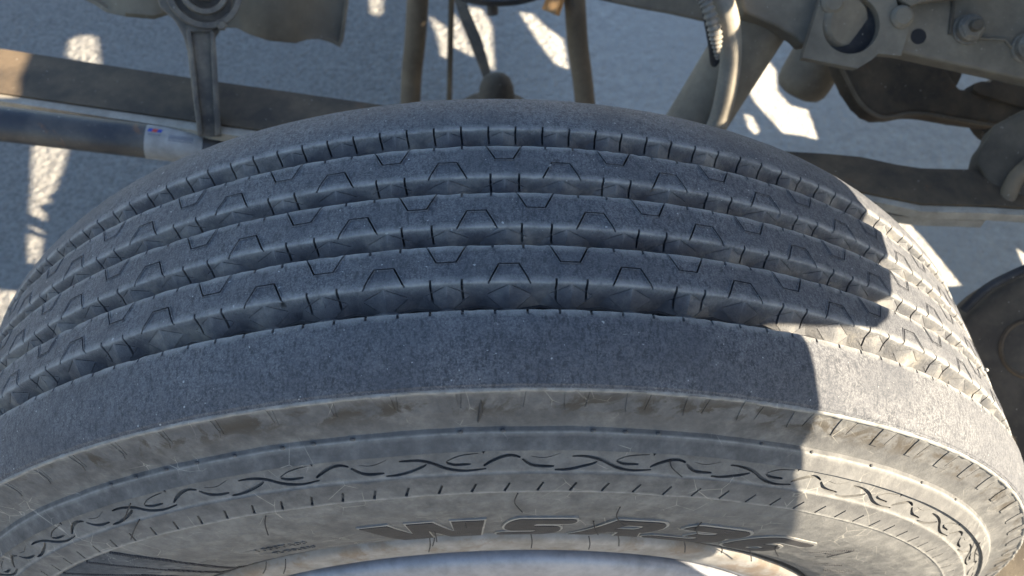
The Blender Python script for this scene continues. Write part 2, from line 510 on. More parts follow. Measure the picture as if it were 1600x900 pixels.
        nz = nz - np.clip(vnoise(P, 330, 6) * .5 + vnoise(P, 120, 7) * .6 - .15, 0, 1) * .0016 * np.clip(dust * 1.3, 0, 1)
        nzy = vnoise(P, 200, 3) * .00055 * (np.clip(dust, 0, 1) + .35 * wall)
        rr = r + nz; yy = y + nzy
        P = np.stack([rr * np.sin(a), yy, rr * np.cos(a) + H], 1)
        dust = np.where(d > 0, 0, dust); 
        return P, {'dust': dust, 'wall': np.clip(wall, 0, 1)}
    o = wrap('tread_rib', cl, 45, 8.0, fn, M_tread, parent, 17)
    if label: o['label'] = label
    return o

# carcass (sidewalls and shoulders) is the tyre part itself; ribs and letters are its children
PROF = np.array([(.5062, -.1150), (.500, -.1166), (.490, -.1200), (.4765, -.1232), (.4750, -.1262), (.4668, -.1336), (.4655, -.1318), (.4505, -.1394), (.4495, -.1405),
                 (.4325, -.1452), (.4312, -.1448), (.420, -.1466), (.410, -.1476), (.395, -.1477), (.380, -.1468), (.362, -.1446), (.345, -.1412), (.334, -.1370), (.325, -.1300), (.316, -.1240)])
def prof_range(r_hi, r_lo):
    i = np.where((PROF[:, 0] <= r_hi + 1e-6) & (PROF[:, 0] >= r_lo - 1e-6))[0]
    return PROF[i]

def side_fn(pr, dustf=None, stain=None, warp=1.0):
    Rr = pr[:, 0]; Yy = pr[:, 1]
    s = np.concatenate([[0], np.cumsum(np.hypot(np.diff(Rr), np.diff(Yy)))])
    def fn(x, ss, d):
        y = np.interp(ss, s, Yy); r = np.interp(ss, s, Rr); e = .001
        ty = np.interp(ss + e, s, Yy) - np.interp(ss - e, s, Yy); tr = np.interp(ss + e, s, Rr) - np.interp(ss - e, s, Rr); L = np.hypot(ty, tr) + 1e-12
        ny, nr = tr / L, -ty / L           # outward: towards -y
        y = y - ny * d; r = r - nr * d
        a = np.radians(x); P = np.stack([r * np.sin(a), y, r * np.cos(a)], 1)
        y = y + (vnoise(P, 35, 4) * .0004 + vnoise(P, 160, 5) * .0002) * warp
        P = np.stack([r * np.sin(a), y, r * np.cos(a) + H], 1)
        du = dustf(x, ss, s[-1]) if dustf else np.zeros_like(y)
        sn = stain(x, ss, s[-1]) if stain else np.zeros_like(y)
        return P, {'dust': np.where(d > 0, 0, du), 'stain': sn}
    return s, fn

TYRE_PARTS = []
def band(pr, N, feats, dustf=None, stain=None, du=None, nrow=6, warp=1.0):
    s, fn = side_fn(pr, dustf, stain, warp); per = 360.0 / N
    rows = list(np.linspace(0, s[-1], nrow + 1)); du = du or per / max(2, int(round(per / .8)))
    cl = cell(per, 0.0, float(s[-1]), rows, feats, (), du, list(s[1:-1]))
    o, T = cl; n = len(o)
    x = np.concatenate([o[:, 0] + k * per for k in range(N)]); ss = np.tile(o[:, 1], N); d = np.tile(o[:, 2], N)
    V, at = fn(x, ss, d); F = np.concatenate([T + k * n for k in range(N)])
    return V, F, at

def poly_strip(pts, wid, close=False):
    """(x deg, s) polyline with widths in metres -> polygon"""
    L = []; Rr = []; n = len(pts)
    for i, p in enumerate(pts):
        a = pts[max(i - 1, 0)]; b = pts[min(i + 1, n - 1)]
        t = np.array([(b[0] - a[0]) * K, b[1] - a[1]]); t /= np.hypot(*t) + 1e-12
        wv = wid[i] if hasattr(wid, '__len__') else wid
        nn = np.array([-t[1], t[0]]) * wv / 2
        L.append((p[0] + nn[0] / K, p[1] + nn[1])); Rr.append((p[0] - nn[0] / K, p[1] - nn[1]))
    return L + Rr[::-1]

bands = []
# 1 shoulder wall with worn pads
pr = prof_range(.5062, .4765)
def dustA(x, ss, L): return np.clip(1 - ss / .004, 0, 1) * .9 + np.clip((ss - L + .006) / .006, 0, 1) * .2
def stA(x, ss, L): return np.clip(1.15 - np.abs(ss - .011) / .010, 0, 1)
feats = []
c = 1.46
feats.append(([(c - .75, .0004), (c + .45, .0004), (c + .55, .012), (c + .30, .0165), (c - .50, .0165), (c - .62, .012)], -.0006))
feats.append((poly_strip([(c + .85, .0006), (c + .72, .014)], .0006), .0004))
bands.append(band(pr, 90, feats, dustA, stA, .4, 8))
# 2 raised ledge
pr = prof_range(.4765, .4655)
def dustB(x, ss, L): return np.clip(1 - np.abs(ss - .0034) / .0013, 0, 1) * .9
bands.append(band(pr, 180, [], dustB, None, .5, 8))
# 3 band of flame-like curls
pr = prof_range(.4655, .4505); BL = float(np.hypot(.015, .0076)); PW = 360 / 29
def wv(pts, wid):
    P = [(p[0] * PW + 5.9, p[1] * BL) for p in pts]
    # smooth
    Q = smooth_path([(a, b * 500, 0) for a, b in P], 3); Q = [(q.x, q.y / 500) for q in Q]
    m = len(Q); ws = [wid * (.25 + .75 * math.sin(math.pi * min(1, max(0, (i + .6) / m))) ** .6) for i in range(m)]
    return poly_strip(Q, ws)
feats = [(wv([(.0, .33), (.07, .33), (.13, .38), (.19, .50), (.25, .70), (.31, .83), (.39, .89), (.50, .82)], .0025), .0022),
         (wv([(.27, .50), (.32, .61), (.41, .61)], .0022), .0020),
         (wv([(.27, .46), (.32, .30), (.38, .21), (.46, .15)], .0009), .0010),
         (wv([(.485, .70), (.53, .52), (.59, .34), (.65, .28), (.70, .38)], .0025), .0022),
         (wv([(.71, .45), (.76, .68), (.82, .77), (.90, .77)], .0025), .0022),
         (wv([(.905, .92), (.96, .92), (1.03, .84), (1.12, .66), (1.155, .54)], .0023), .0020),
         (wv([(.76, .34), (.84, .40), (.93, .22)], .0005), .0007),
         ([(.475 * PW + 5.9, .06 * BL), (.50 * PW + 5.9, .06 * BL), (.487 * PW + 5.9, .20 * BL)], .001)]
feats = [([(x % PW if False else x, s_) for x, s_ in p], d) for p, d in feats]
def dustC(x, ss, L): return np.full_like(x, .18) + np.clip((ss - L + .0015) / .0015, 0, 1) * .5
bands.append(band(pr, 29, feats, dustC, None, PW / 24, 8))
# 4 smooth ring, then strokes
pr = prof_range(.4505, .4325); L4 = float(np.hypot(.001, .0011) + np.hypot(.017, .0047)); PS = 360 / 140
feats = [(poly_strip([(1.45, L4 * .50), (1.06, L4 * .93)], [.0017, .0021]), .0020)]
def dustD(x, ss, L): return np.clip(1 - ss / .0012, 0, 1) * .7 + np.clip((ss - L + .0012) / .0012, 0, 1) * .8 + np.clip((ss - L * .45) / .003, 0, 1) * .15
bands.append(band(pr, 140, feats, dustD, None, PS / 5, 8))
# 5 lower wall to the bead
pr = prof_range(.4325, .316)
def dustE(x, ss, L): return np.clip(.25 - ss / .2, 0, 1)
bands.append(band(pr, 120, [], dustE, None, .75, 44))
off = 0; VV = []; FF = []; DD = []; SS = []
for V, F, at in bands:
    VV.append(V); FF.append(F + off); DD.append(at['dust']); SS.append(at['stain']); off += len(V)
# far sidewall, plain
th = np.radians(np.arange(0, 360, 2.0)); pf = PROF[[0, 2, 4, 6, 9, 12, 14, 16, 18, 19]]
G = np.stack([np.stack([r * np.sin(th), np.full_like(th, -y), r * np.cos(th) + H], 1) for r, y in pf])
nr_, nt_ = G.shape[:2]; q = []
for i in range(nr_ - 1):
    for k in range(nt_):
        a = i * nt_ + k; b = i * nt_ + (k + 1) % nt_; q += [(a, b + nt_, b), (a, a + nt_, b + nt_)]
VV.append(G.reshape(-1, 3)); FF.append(np.array(q) + off); DD.append(np.zeros(nr_ * nt_)); SS.append(np.zeros(nr_ * nt_))
tyre = nmesh('tyre', np.concatenate(VV), np.concatenate(FF), M_side, truck, 30, {'dust': np.concatenate(DD), 'stain': np.concatenate(SS)})
tyre['label'] = 'large worn black tyre with dusty grey sidewall and raised letters'

c8 = lambda p0: [p0 % 8]
all2 = lambda ph: [ph + k for k in (0, 2, 4, 6)]
def pm(c0, a): return [(c0 - a) % 8, (c0 + a) % 8]
fm = {1: (-.0718 - .0541) / 2, 2: (-.0264 - .0134) / 2, 3: (.0149 + .0276) / 2, 4: (.0559 + .0711) / 2}
make_rib(-.1150, -.0718, False, True, .0150, None, fm[1], [], [], [], [], all2(.5), 1.46, tyre, 'wide shoulder rib nearest the sidewall')
make_rib(-.0541, -.0264, True, True, .0150, fm[1], fm[2], c8(1.46), c8(5.46), pm(1.46, 3), [], pm(5.46, 3), 1.46, tyre, None)
make_rib(-.0134, .0149, True, True, .0130, fm[2], fm[3], c8(7.46), c8(3.46), pm(7.46, 3), [], pm(3.46, 3), 1.46, tyre, None)
make_rib(.0276, .0559, True, True, .0130, fm[3], fm[4], c8(5.46), c8(1.46), pm(5.46, 3), [], pm(1.46, 3), 1.46, tyre, None)
make_rib(.0711, .1150, True, False, .0130, fm[4], None, [], [], all2(.4), [], [], 1.46, tyre, 'shoulder rib farthest from the sidewall')

def floor_ridge(yc, dep, amp):
    n = 90 * 2; bm = bmesh.new(); rg = []
    for i in range(n):
        a = rad(1.46 + i * 2.0); yy = yc + (amp if i % 2 else -amp); r0 = float(crown(np.array(yc))) - dep
        rg.append([bm.verts.new((math.sin(a) * (r0 + h), yy + dy, math.cos(a) * (r0 + h) + H)) for dy, h in ((-.0016, -.0005), (-.0009, .0032), (.0009, .0032), (.0016, -.0005))])
    for i in range(n):
        A, B = rg[i], rg[(i + 1) % n]
        for k in range(3): bm.faces.new((A[k], A[k + 1], B[k + 1], B[k]))
    return bobj('groove_ridge', bm, M_whisk, tyre, 20)
floor_ridge(fm[1] - .0012, .0150, .0018)

# frayed lip along the shoulder edge
n = 1440; th = np.radians(np.linspace(0, 360, n, endpoint=False)); rows = []
base = np.stack([np.sin(th) * .5, 0 * th, np.cos(th) * .5], 1)
f1 = np.clip(vnoise(base, 60, 8) * .5 + vnoise(base, 240, 9) * .5, -1, 1)
for dy, dr in ((.0022, .0004), (.0006, .0006), (-.0009, -.0003), (-.0012, -.0016), (-.0004, -.0030), (.0008, -.0034)):
    wgt = 1 if dy < 0 else .3
    r = .5062 + dr + .0008 * f1 * wgt; y = -.1150 + dy - .0011 * f1 * wgt
    rows.append(np.stack([r * np.sin(th), y, r * np.cos(th) + H], 1))
G = np.array(rows); q = []
for i in range(len(rows) - 1):
    for k in range(n):
        a = i * n + k; b = i * n + (k + 1) % n; q.append((a, b, b + n, a + n))
dd = np.repeat([.7, 1, 1, .8, .5, .3], n)
nmesh('frayed_edge', G.reshape(-1, 3), np.array(q), M_side, tyre, 60, {'dust': dd, 'stain': dd * 0})

# ---- things on the sidewall, given by angle and radius
def wall_pt(deg, r, lift=0.0):
    y = float(np.interp(-r, -PROF[:, 0], PROF[:, 1])); a = rad(deg)
    return Vector((r * math.sin(a), y - lift, r * math.cos(a) + H))

def flat_letter(poly_list, th0, sc_deg, r_top, r_bot, lift, mat, name, parent, thick=.0014, holes=()):
    """polygons in letter space (x 0..w, y 0..1) laid on the wall, as a raised solid"""
    P = []; E = []
    def inside(pt, poly):
        c = False; n = len(poly)
        for i in range(n):
            x1, y1 = poly[i]; x2, y2 = poly[(i + 1) % n]
            if (y1 > pt[1]) != (y2 > pt[1]) and pt[0] < (x2 - x1) * (pt[1] - y1) / (y2 - y1) + x1: c = not c
        return c
    for poly in list(poly_list) + list(holes):
        b = len(P)
        for p in poly: P.append(Vector(p))
        for i in range(len(poly)): E.append((b + i, b + (i + 1) % len(poly)))
    xs = [p.x for p in P]; x0, x1 = min(xs), max(xs)
    k = 0
    for i in range(1, 24):
        for j in range(1, 7): P.append(Vector((x0 + (x1 - x0) * i / 24, j / 7 + .001 * (i % 3))))
    vs, es, fs, *_ = geometry.delaunay_2d_cdt(P, E, [], 0, 1e-6)
    F = []
    for f in fs:
        c_ = sum((vs[i] for i in f), Vector((0, 0))) / len(f)
        if any(inside(c_, p) for p in poly_list) and not any(inside(c_, p) for p in holes): F.append(tuple(f))
    bm = bmesh.new(); top = {}; bot = {}
    def mp(v, l):
        return wall_pt(th0 + v.x * sc_deg, r_bot + (r_top - r_bot) * v.y, l)
    used = {i for f in F for i in f}
    for i in used: top[i] = bm.verts.new(mp(vs[i], lift)); bot[i] = bm.verts.new(mp(vs[i], lift - thick - .0006))
    ec = {}
    for f in F:
        bm.faces.new([top[i] for i in f])
        for a in range(len(f)):
            e = (f[a], f[(a + 1) % len(f)]); ec[e] = 1
    for (a, b) in ec:
        if (b, a) not in ec: bm.faces.new((top[a], bot[a], bot[b], top[b]))
    return bobj(name, bm, mat, parent, 25)

def arc(cx, cy, rx, ry, a0, a1, n=10):
    return [(cx + rx * math.cos(rad(a0 + (a1 - a0) * i / n)), cy + ry * math.sin(rad(a0 + (a1 - a0) * i / n))) for i in range(n + 1)]
SH = .50                                       # slant per unit height (letters lean right)
def sh(poly, k=SH): return [(x + y * k, y) for x, y in poly]
W_ = [(0, 1), (.62, 1), (1.02, .42), (1.05, 1), (1.62, 1), (2.02, .42), (2.05, 1), (2.75, 1), (2.62, 0), (1.85, 0), (1.42, .62), (1.36, 0), (.60, 0)]
S_ = arc(.30, .74, .30, .26, 180, 90, 6) + [(1.6, 1)] + arc(1.66, .90, .14, .10, 90, -90, 5) + [(.85, .80)] + arc(.85, .72, .10, .08, 90, 270, 5) + [(1.3, .64)] + \
     arc(1.35, .32, .36, .32, 90, -90, 8) + [(.15, 0)] + arc(.10, .10, .12, .10, 270, 90, 5) + [(.95, .20)] + arc(.95, .29, .10, .09, -90, 90, 5) + [(.45, .38)] + arc(.38, .66, .38, .28, 270, 180, 5)
R_ = [(0, 0), (.42, 1), (1.35, 1)] + arc(1.42, .68, .34, .32, 90, -70, 8) + [(1.9, .0), (1.25, 0), (1.05, .34), (.75, .34), (.62, 0)]
Rh = [(.72, .55), (.85, .80), (1.15, .80)] + arc(1.16, .675, .12, .125, 90, -90, 6)
T_ = arc(.42, .80, .24, .20, 180, 90, 4) + [(1.5, 1)] + arc(1.52, .76, .34, .24, 90, -60, 7) + arc(1.48, .28, .36, .28, 60, -90, 7) + [(.10, 0)] + arc(.05, .10, .12, .10, 270, 90, 4) + [(1.0, .2)] + \
     arc(1.0, .30, .14, .10, -90, 90, 5) + [(.72, .40), (.78, .58), (1.02, .58)] + arc(1.05, .68, .14, .10, -90, 90, 5) + [(.36, .78)]
X_ = arc(.75, .45, .75, .55, 200, 95, 10) + [(1.75, 1)] + arc(1.78, .91, .12, .09, 90, -90, 4) + [(1.0, .82)] + arc(.95, .62, .18, .20, 90, 200, 4) + [(1.2, .60)] + arc(1.25, .30, .40, .30, 90, -90, 7) + arc(.70, .42, .74, .42, 270, 205, 6)
Xh = arc(1.02, .29, .24, .13, 0, 330, 10)
def offset_poly(poly, d):
    """move every side outward by d (x is 2.3 times finer than y)"""
    n = len(poly); out = []; A = 0
    for i in range(n): A += poly[i][0] * poly[(i + 1) % n][1] - poly[(i + 1) % n][0] * poly[i][1]
    sg = 1 if A > 0 else -1
    for i in range(n):
        a = np.array(poly[i - 1]); b = np.array(poly[i]); c = np.array(poly[(i + 1) % n])
        t = (b - a) / (np.hypot(*(b - a)) + 1e-9) + (c - b) / (np.hypot(*(c - b)) + 1e-9); t /= np.hypot(*t) + 1e-9
        out.append((b[0] + sg * t[1] * d, b[1] - sg * t[0] * d))
    return out
RT_, RB_ = .3945, .3510
for nm, poly, holes, a0, a1, wd in (('w', W_, [], -12.3, -.7, 2.75), ('s', S_, [], .5, 8.0, 1.8), ('r', R_, [Rh], 8.6, 17.2, 1.9),
                                    ('three', T_, [], 17.4, 27.0, 1.9), ('six', X_, [Xh], 27.0, 36.0, 1.9)):
    k = .0 if nm == 'w' else .35
    p = sh(poly, k); hs = [sh(h, k) for h in holes]; mx = max(q_[0] for q_ in p); sc = (a1 - a0) / mx
    edge = flat_letter([offset_poly(p, .075)], a0, sc, RT_, RB_, .0010, M_outline, 'sidewall_letter', tyre, .0012, [offset_poly(h, -.06) for h in hs])
    flat_letter([offset_poly(p, .012)], a0, sc, RT_, RB_, .0014, M_letter, 'letter_face', tyre, .0004, hs)

# small raised print beside the large letters, mostly worn away
def print_line(txt, a0, r, hgt, deg_per, name='small_print', rot=0.0, lift=.0006):
    cu = bpy.data.curves.new('print', 'FONT'); cu.body = txt; cu.size = 1; cu.resolution_u = 2
    o = bpy.data.objects.new('print', cu); C.objects.link(o); dg = bpy.context.evaluated_depsgraph_get()
    me = bpy.data.meshes.new_from_object(o.evaluated_get(dg)); bpy.data.objects.remove(o)
    bm = bmesh.new(); bm.from_mesh(me); bmesh.ops.remove_doubles(bm, verts=bm.verts[:], dist=1e-4)
    r_ = bmesh.ops.extrude_face_region(bm, geom=bm.faces[:]); top = {v for v in r_['geom'] if isinstance(v, bmesh.types.BMVert)}
    for v in bm.verts:
        x, y = v.co.x, v.co.y; xx = x * deg_per; rr = r + y * hgt + rot * xx
        v.co = wall_pt(a0 + xx + y * deg_per * .25, rr, lift if v in top else -.0003)
    return bobj(name, bm, M_side, tyre, 20)
print_line('I 000TA00', -25.4, .3735, .0105, 1.45)
print_line('TUBELESS', -24.9, .3600, .0075, 1.25)
def ridge(pts, wd, name='sidewall_mark', lift=.0008, mat=None):
    bm = bmesh.new(); P = [wall_pt(a, r, lift * .3) for a, r in pts]
    tube_bm(P, wd, 6, bm); return bobj(name, bm, mat or M_letter, tyre, 60)
for a in ([(38.5, .3775), (39.9, .3925), (41.6, .4025)], [(41.8, .3800), (41.6, .4025)], [(40.2, .3850), (41.9, .3880)], [(40.9, .3740), (41.8, .3990)],
          [(44.5, .3600), (45.1, .3700)], [(45.9, .3655), (47.0, .3760)], [(48.2, .3580), (50.6, .3755)], [(49.2, .3560), (51.0, .3690)]):
    ridge(a, .0006)

# fan of fine ribs low on the left of the wall
fan = [[(-36.7, .4305), (-35.3, .418), (-34.1, .405), (-33.3, .386), (-33.2, .364), (-33.7, .340), (-34.2, .324)],
       [(-40.7, .4305), (-38.8, .415), (-37.4, .400), (-36.4, .378), (-36.0, .355), (-36.8, .333)],
       [(-45.5, .4305), (-43.4, .418), (-41.7, .407), (-40.0, .390), (-39.2, .372), (-39.2, .350)]]
for f_ in fan:
    P = [(p.x, p.y) for p in smooth_path([(a, r * 100, 0) for a, r in f_], 5)]; P = [(a, r / 100) for a, r in P]
    ridge(P, .0013, 'sidewall_ridge', mat=M_letter)
bm = bmesh.new()
def fan_line(k):
    # blend between successive main ridges
    i = int(k); t = k - i; A = fan[i]; n = 7
    def smp(L, u):
        x = u * (len(L) - 1); j = min(int(x), len(L) - 2); g_ = x - j
        return (L[j][0] * (1 - g_) + L[j + 1][0] * g_, L[j][1] * (1 - g_) + L[j + 1][1] * g_)
    B = fan[i + 1] if i + 1 < len(fan) else [(a - 5.5, r) for a, r in fan[-1]]
    return [tuple(np.array(smp(A, u)) * (1 - t) + np.array(smp(B, u)) * t) for u in np.linspace(0, .62 - .25 * (t % .5), 8)]
for i in range(3):
    for j in range(1, 11):
        L = fan_line(i + j / 11.0 if i + j / 11.0 < 2.99 else 2.99)
        tube_bm([wall_pt(a, min(r, .4305), .0002) for a, r in L], .00055, 5, bm)
bobj('fine_ridges', bm, M_side, tyre, 60)['kind'] = 'stuff'

# moulding whiskers
for pts in ([(-18.7, .4306), (-19.3, .424), (-20.0, .412)], [(-28.9, .4625), (-29.7, .459), (-30.5, .455)], [(-29.4, .4507), (-30.6, .446), (-31.8, .4404)],
            [(2.1, .4334), (1.9, .424), (2.6, .4141)], [(11.0, .417), (11.2, .405), (12.6, .392)], [(19.9, .402), (20.2, .392), (21.4, .382)],
            [(32.5, .380), (33.5, .372), (35.8, .363)], [(-5.7, .376), (-5.9, .362), (-6.3, .345)], [(9.6, .392), (10.2, .380), (11.2, .366)],
            [(13.2, .4620), (13.5, .458), (14.5, .4535)], [(-2.4, .3915), (-2.4, .3855)], [(56.0, .468), (58.0, .462), (60.5, .459)]):
    bm = tube_bm(smooth_path([wall_pt(a, r, .0012 + .0012 * i) for i, (a, r) in enumerate(pts)], 4), .00042, 6)
    bobj('rubber_whisker', bm, M_whisk, tyre, 60)
# whiskers standing over the rim flange
for (xa, ya, xb, yb) in ((416, 878, 411, 896), (446, 874, 443, 896), (671, 838, 670, 862), (678, 828, 676, 853), (829, 832, 830, 856), (920, 838, 920, 858), (963, 828, 967, 853), (1067, 840, 1070, 863), (1126, 852, 1127, 864), (1168, 850, 1174, 877), (1208, 840, 1219, 862)):
    p0, p1 = [onplane(x, y, Vector((0, -.1402 - .0012 * k, 0)), Vector((0, 1, 0))) for k, (x, y) in enumerate(((xa, ya), (xb, yb)))]
    p0 = p0 + (CAM - p0).normalized() * .006; p1 = p1 + (CAM - p1).normalized() * .004
    bm = tube_bm(smooth_path([p0, (p0 + p1) / 2 + Vector((.0008, -.0005, 0)), p1], 4), .00042, 6); bobj('rubber_whisker', bm, M_whisk, tyre, 60)
# flash nubs on the ledge
for a in (-29.5, -26.9, -24.0, -21.3, -18.2, -14.5, -12.2, -9.4, -2.0, .9, 7.1, 9.4, 11.8, 20.0, 24.6, 31.0, 38.0, 44.5):
    bm = bmesh.new(); bmesh.ops.create_icosphere(bm, subdivisions=1, radius=.0013); bmesh.ops.scale(bm, vec=(1.4, .8, 1), verts=bm.verts[:])
    o = nmesh('rubber_nub', np.array([v.co[:] for v in bm.verts]), [tuple(v.index for v in f.verts) for f in bm.faces], M_side, tyre, 60); bm.free()
    o.location = wall_pt(a, .4757, .0006)
# cut in the shoulder wall
bm = tube_bm([wall_pt(-.50, .4985, -.0002), wall_pt(-.55, .490, .0002), wall_pt(-.75, .481, .0002)], .0007, 6, rfun=lambda t: .0004 + .0009 * math.sin(t * math.pi)); bobj('sidewall_cut', bm, M_whisk, tyre, 60)

# ---- rim
def revolve(name, prof, mat, parent, seg=360, dust=None):
    th = np.radians(np.linspace(0, 360, seg, endpoint=False)); rows = []; q = []
    for r, y in prof: rows.append(np.stack([r * np.sin(th), np.full_like(th, y), r * np.cos(th) + H], 1))
    for i in range(len(prof) - 1):
        for k in range(seg):
            a = i * seg + k; b = i * seg + (k + 1) % seg; q.append((a, b, b + seg, a + seg))
    dv = np.repeat(dust if dust else [0] * len(prof), seg)
    return nmesh(name, np.array(rows).reshape(-1, 3), np.array(q), mat, parent, 40, {'dust': dv})
rim = revolve('rim', [(.2905, -.1352), (.2885, -.1350), (.284, -.1335), (.278, -.1300), (.272, -.1240), (.268, -.115), (.266, -.100), (.262, -.06), (.25, -.02), (.25, .06), (.262, .10), (.29, .13), (.322, .135)], M_rim, truck)
revolve('rim_flange', [(.318, -.118), (.3235, -.128), (.3240, -.1335), (.3215, -.1370), (.316, -.1385), (.303, -.1385), (.296, -.1378), (.292, -.1362), (.2900, -.1352)], M_flange, rim, dust=[1, .9, .7, .4, .1, 0, 0, .2, .6])
# wheel disc with hand holes behind the rim
bm = lathe_bm([(.2600, .030), (.2780, .016), (.2850, .008), (.2875, .002), (.2880, -.0015), (.2865, -.0050), (.2830, -.0080), (.2770, -.0105), (.268, -.0120), (.250, -.0125), (.20, -.010), (.12, -.008), (.10, -.03), (.0, -.035)], 240, Vector((-.005, -.1370, H + .0005)), Vector((0, 1, 0))); bobj('wheel_disc', bm, M_rim, rim, 60)

def pebble(px, py, t, size, label, sc=(1, 1, 1)):
    bm = bmesh.new(); bmesh.ops.create_icosphere(bm, subdivisions=2, radius=size)
    for v in bm.verts: v.co *= 1 + .25 * math.sin(v.co.x * 900 + v.co.y * 1300 + px); v.co.x *= sc[0]; v.co.y *= sc[1]; v.co.z *= sc[2]
    o = bobj('pebble', bm, M_stone, None, 60); o.location = ont(px, py, t); o['label'] = label; o['category'] = 'pebble'; o['group'] = 'small stones caught in the tread'
def tread_t(px, py, r=.5195):
    d = ray(px, py); lo, hi = .2, .9
    for i in range(2000):
        t = .25 + i * .0005; p = CAM + d * t
        if math.hypot(p.x, p.z - H) < r and p.y > -.116: return t
    return .5
pebble(911, 216, tread_t(911, 210) + .006, .0022, 'pale elongated stone stuck high in the farthest groove, right of the middle', (.7, .8, 1.6))
pebble(859, 259, tread_t(859, 259), .0014, 'tiny light stone on the second rib from the back, at a corner of the cut', (1, 1, .8))
pebble(1541, 578, tread_t(1530, 585), .0014, 'tiny bright grain on the sunny right end of the tread')

# ------------------------------------------------------------------ chassis around the tyre
def part(name, bm, mat, parent=truck, label=None, smooth=35):
    o = bobj(name, bm, mat, parent, smooth)
    if label: o['label'] = label
    return o
def tube_px(pts, r, seg=20, n=6, smooth=True):
    P = [ont(x, y, t) for x, y, t in pts]
    return tube_bm(smooth_path(P, n) if smooth else P, r, seg)

# leaf spring: main leaf, second leaf below
def leaf(top, bot, z_off, thick, xs_extra=()):
    """top/bot: lists of (px,py) along the two long edges, on z = z_off"""
    bm = bmesh.new(); n = len(top)
    A = [onz(*p, z_off) for p in top]; B = [onz(*p, z_off) for p in bot]
    va = [bm.verts.new(p) for p in A]; vb = [bm.verts.new(p) for p in B]
    vc = [bm.verts.new(p - Vector((0, 0, thick))) for p in A]; vd = [bm.verts.new(p - Vector((0, 0, thick))) for p in B]
    for i in range(n - 1):
        bm.faces.new((va[i], va[i + 1], vb[i + 1], vb[i])); bm.faces.new((vb[i], vb[i + 1], vd[i + 1], vd[i]))
        bm.faces.new((vd[i], vd[i + 1], vc[i + 1], vc[i])); bm.faces.new((vc[i], vc[i + 1], va[i + 1], va[i]))
    bm.faces.new((va[0], vb[0], vd[0], vc[0])); bm.faces.new((va[-1], vc[-1], vd[-1], vb[-1]))
    bmesh.ops.bevel(bm, geom=[e for e in bm.edges if e.calc_face_angle(0) > .6], offset=.002, segments=2, affect='EDGES')
    return bm
LZ = .74
sp = part('leaf_spring', leaf([(-60, 68), (0, 76), (300, 122), (590, 163), (900, 203), (1220, 236), (1290, 240), (1345, 245), (1400, 257), (1440, 263), (1560, 266), (1680, 276)],
                              [(-60, 136), (0, 145), (300, 188), (590, 228), (900, 262), (1220, 292), (1290, 296), (1345, 299), (1400, 310), (1440, 318), (1560, 321), (1680, 331)], LZ, .014), M_leaf, label='long dark rusty leaf spring running behind the tyre')
part('leaf_edge', leaf([(-60, 137), (0, 146), (300, 190), (590, 231), (900, 264), (1220, 294), (1345, 302), (1400, 312), (1440, 321), (1540, 324), (1640, 330)],
                       [(-60, 149), (0, 158), (300, 203), (590, 242), (900, 275), (1220, 304), (1345, 311), (1400, 322), (1440, 331), (1540, 333), (1640, 339)], LZ - .003, .012), M_leafedge, sp)
part('lower_leaf', leaf([(-60, 158), (0, 166), (150, 184), (300, 206), (590, 250), (900, 283), (1220, 312), (1345, 322), (1440, 334), (1540, 338)],
                        [(-60, 164), (0, 172), (150, 190), (300, 214), (590, 256), (900, 288), (1220, 318), (1345, 330), (1440, 342), (1540, 345)], LZ - .022, .012), M_leafedge, sp)

# steering rod with its paper sticker
def rod_pt(px, t=1.10):
    return ont(px, 193 + (228 - 193) * px / 290.0, t - .00028 * px * .6)
Rr = .0205
P0, P1 = rod_pt(-80), rod_pt(420)
rod = part('steering_rod', tube_bm([P0 + (P1 - P0) * k / 10 for k in range(11)], Rr, 36), M_rod, label='dark blue-black steering rod with rust spots')
def label_mat():
    m = NT('sticker_paper'); c = m.ramp(m.noise(40, 5, .6), [(.3, (.24, .225, .195)), (.62, (.40, .38, .34))]); return m.fin(c, .6)
def flatmat(name, col): m = NT(name); return m.fin(m.mix(m.ramp(m.noise(300, 4, .6), [(.4, 0.0), (.7, .4)]), col, tuple(min(1, x * 1.5 + .08) for x in col)), .6)
M_paper = label_mat(); M_red = flatmat('print_red', (.42, .05, .04)); M_blue = flatmat('print_blue', (.035, .06, .28)); M_grey = flatmat('print_grey', (.17, .17, .18))
ax = (P1 - P0).normalized(); vcam = (CAM - (P0 + P1) / 2); vcam = (vcam - ax * vcam.dot(ax)).normalized(); vup = vcam.cross(ax)
if vup.dot(UP) < 0: vup = -vup
def rod_patch(x0, x1, a0, a1, lift, mat, name, parent, shear=0.0, th=.0003):
    """curved patch: px span along the rod, angles (deg, 0 faces camera, + up)"""
    bm = bmesh.new(); n = 16; V = {}
    p_of = lambda px: P0 + (P1 - P0) * ((px + 80) / 500.0)
    for l_, rr in ((0, Rr + lift), (1, Rr + lift - th)):
        for j in range(n + 1):
            a = rad(a0 + (a1 - a0) * j / n); dirv = vcam * math.cos(a) + vup * math.sin(a)
            for i, px in enumerate((x0, x1)):
                V[l_, i, j] = bm.verts.new(p_of(px + shear * (j / n - .5)) + dirv * rr)
    for j in range(n):
        bm.faces.new((V[0, 0, j], V[0, 1, j], V[0, 1, j + 1], V[0, 0, j + 1]))
        for i in (0, 1): bm.faces.new((V[0, i, j], V[0, i, j + 1], V[1, i, j + 1], V[1, i, j]))
    for j in (0, n): bm.faces.new((V[0, 0, j], V[0, 1, j], V[1, 1, j], V[1, 0, j]))
    return part(name, bm, mat, parent)
st = rod_patch(221, 313, -78, 70, .0005, M_paper, 'sticker', rod)
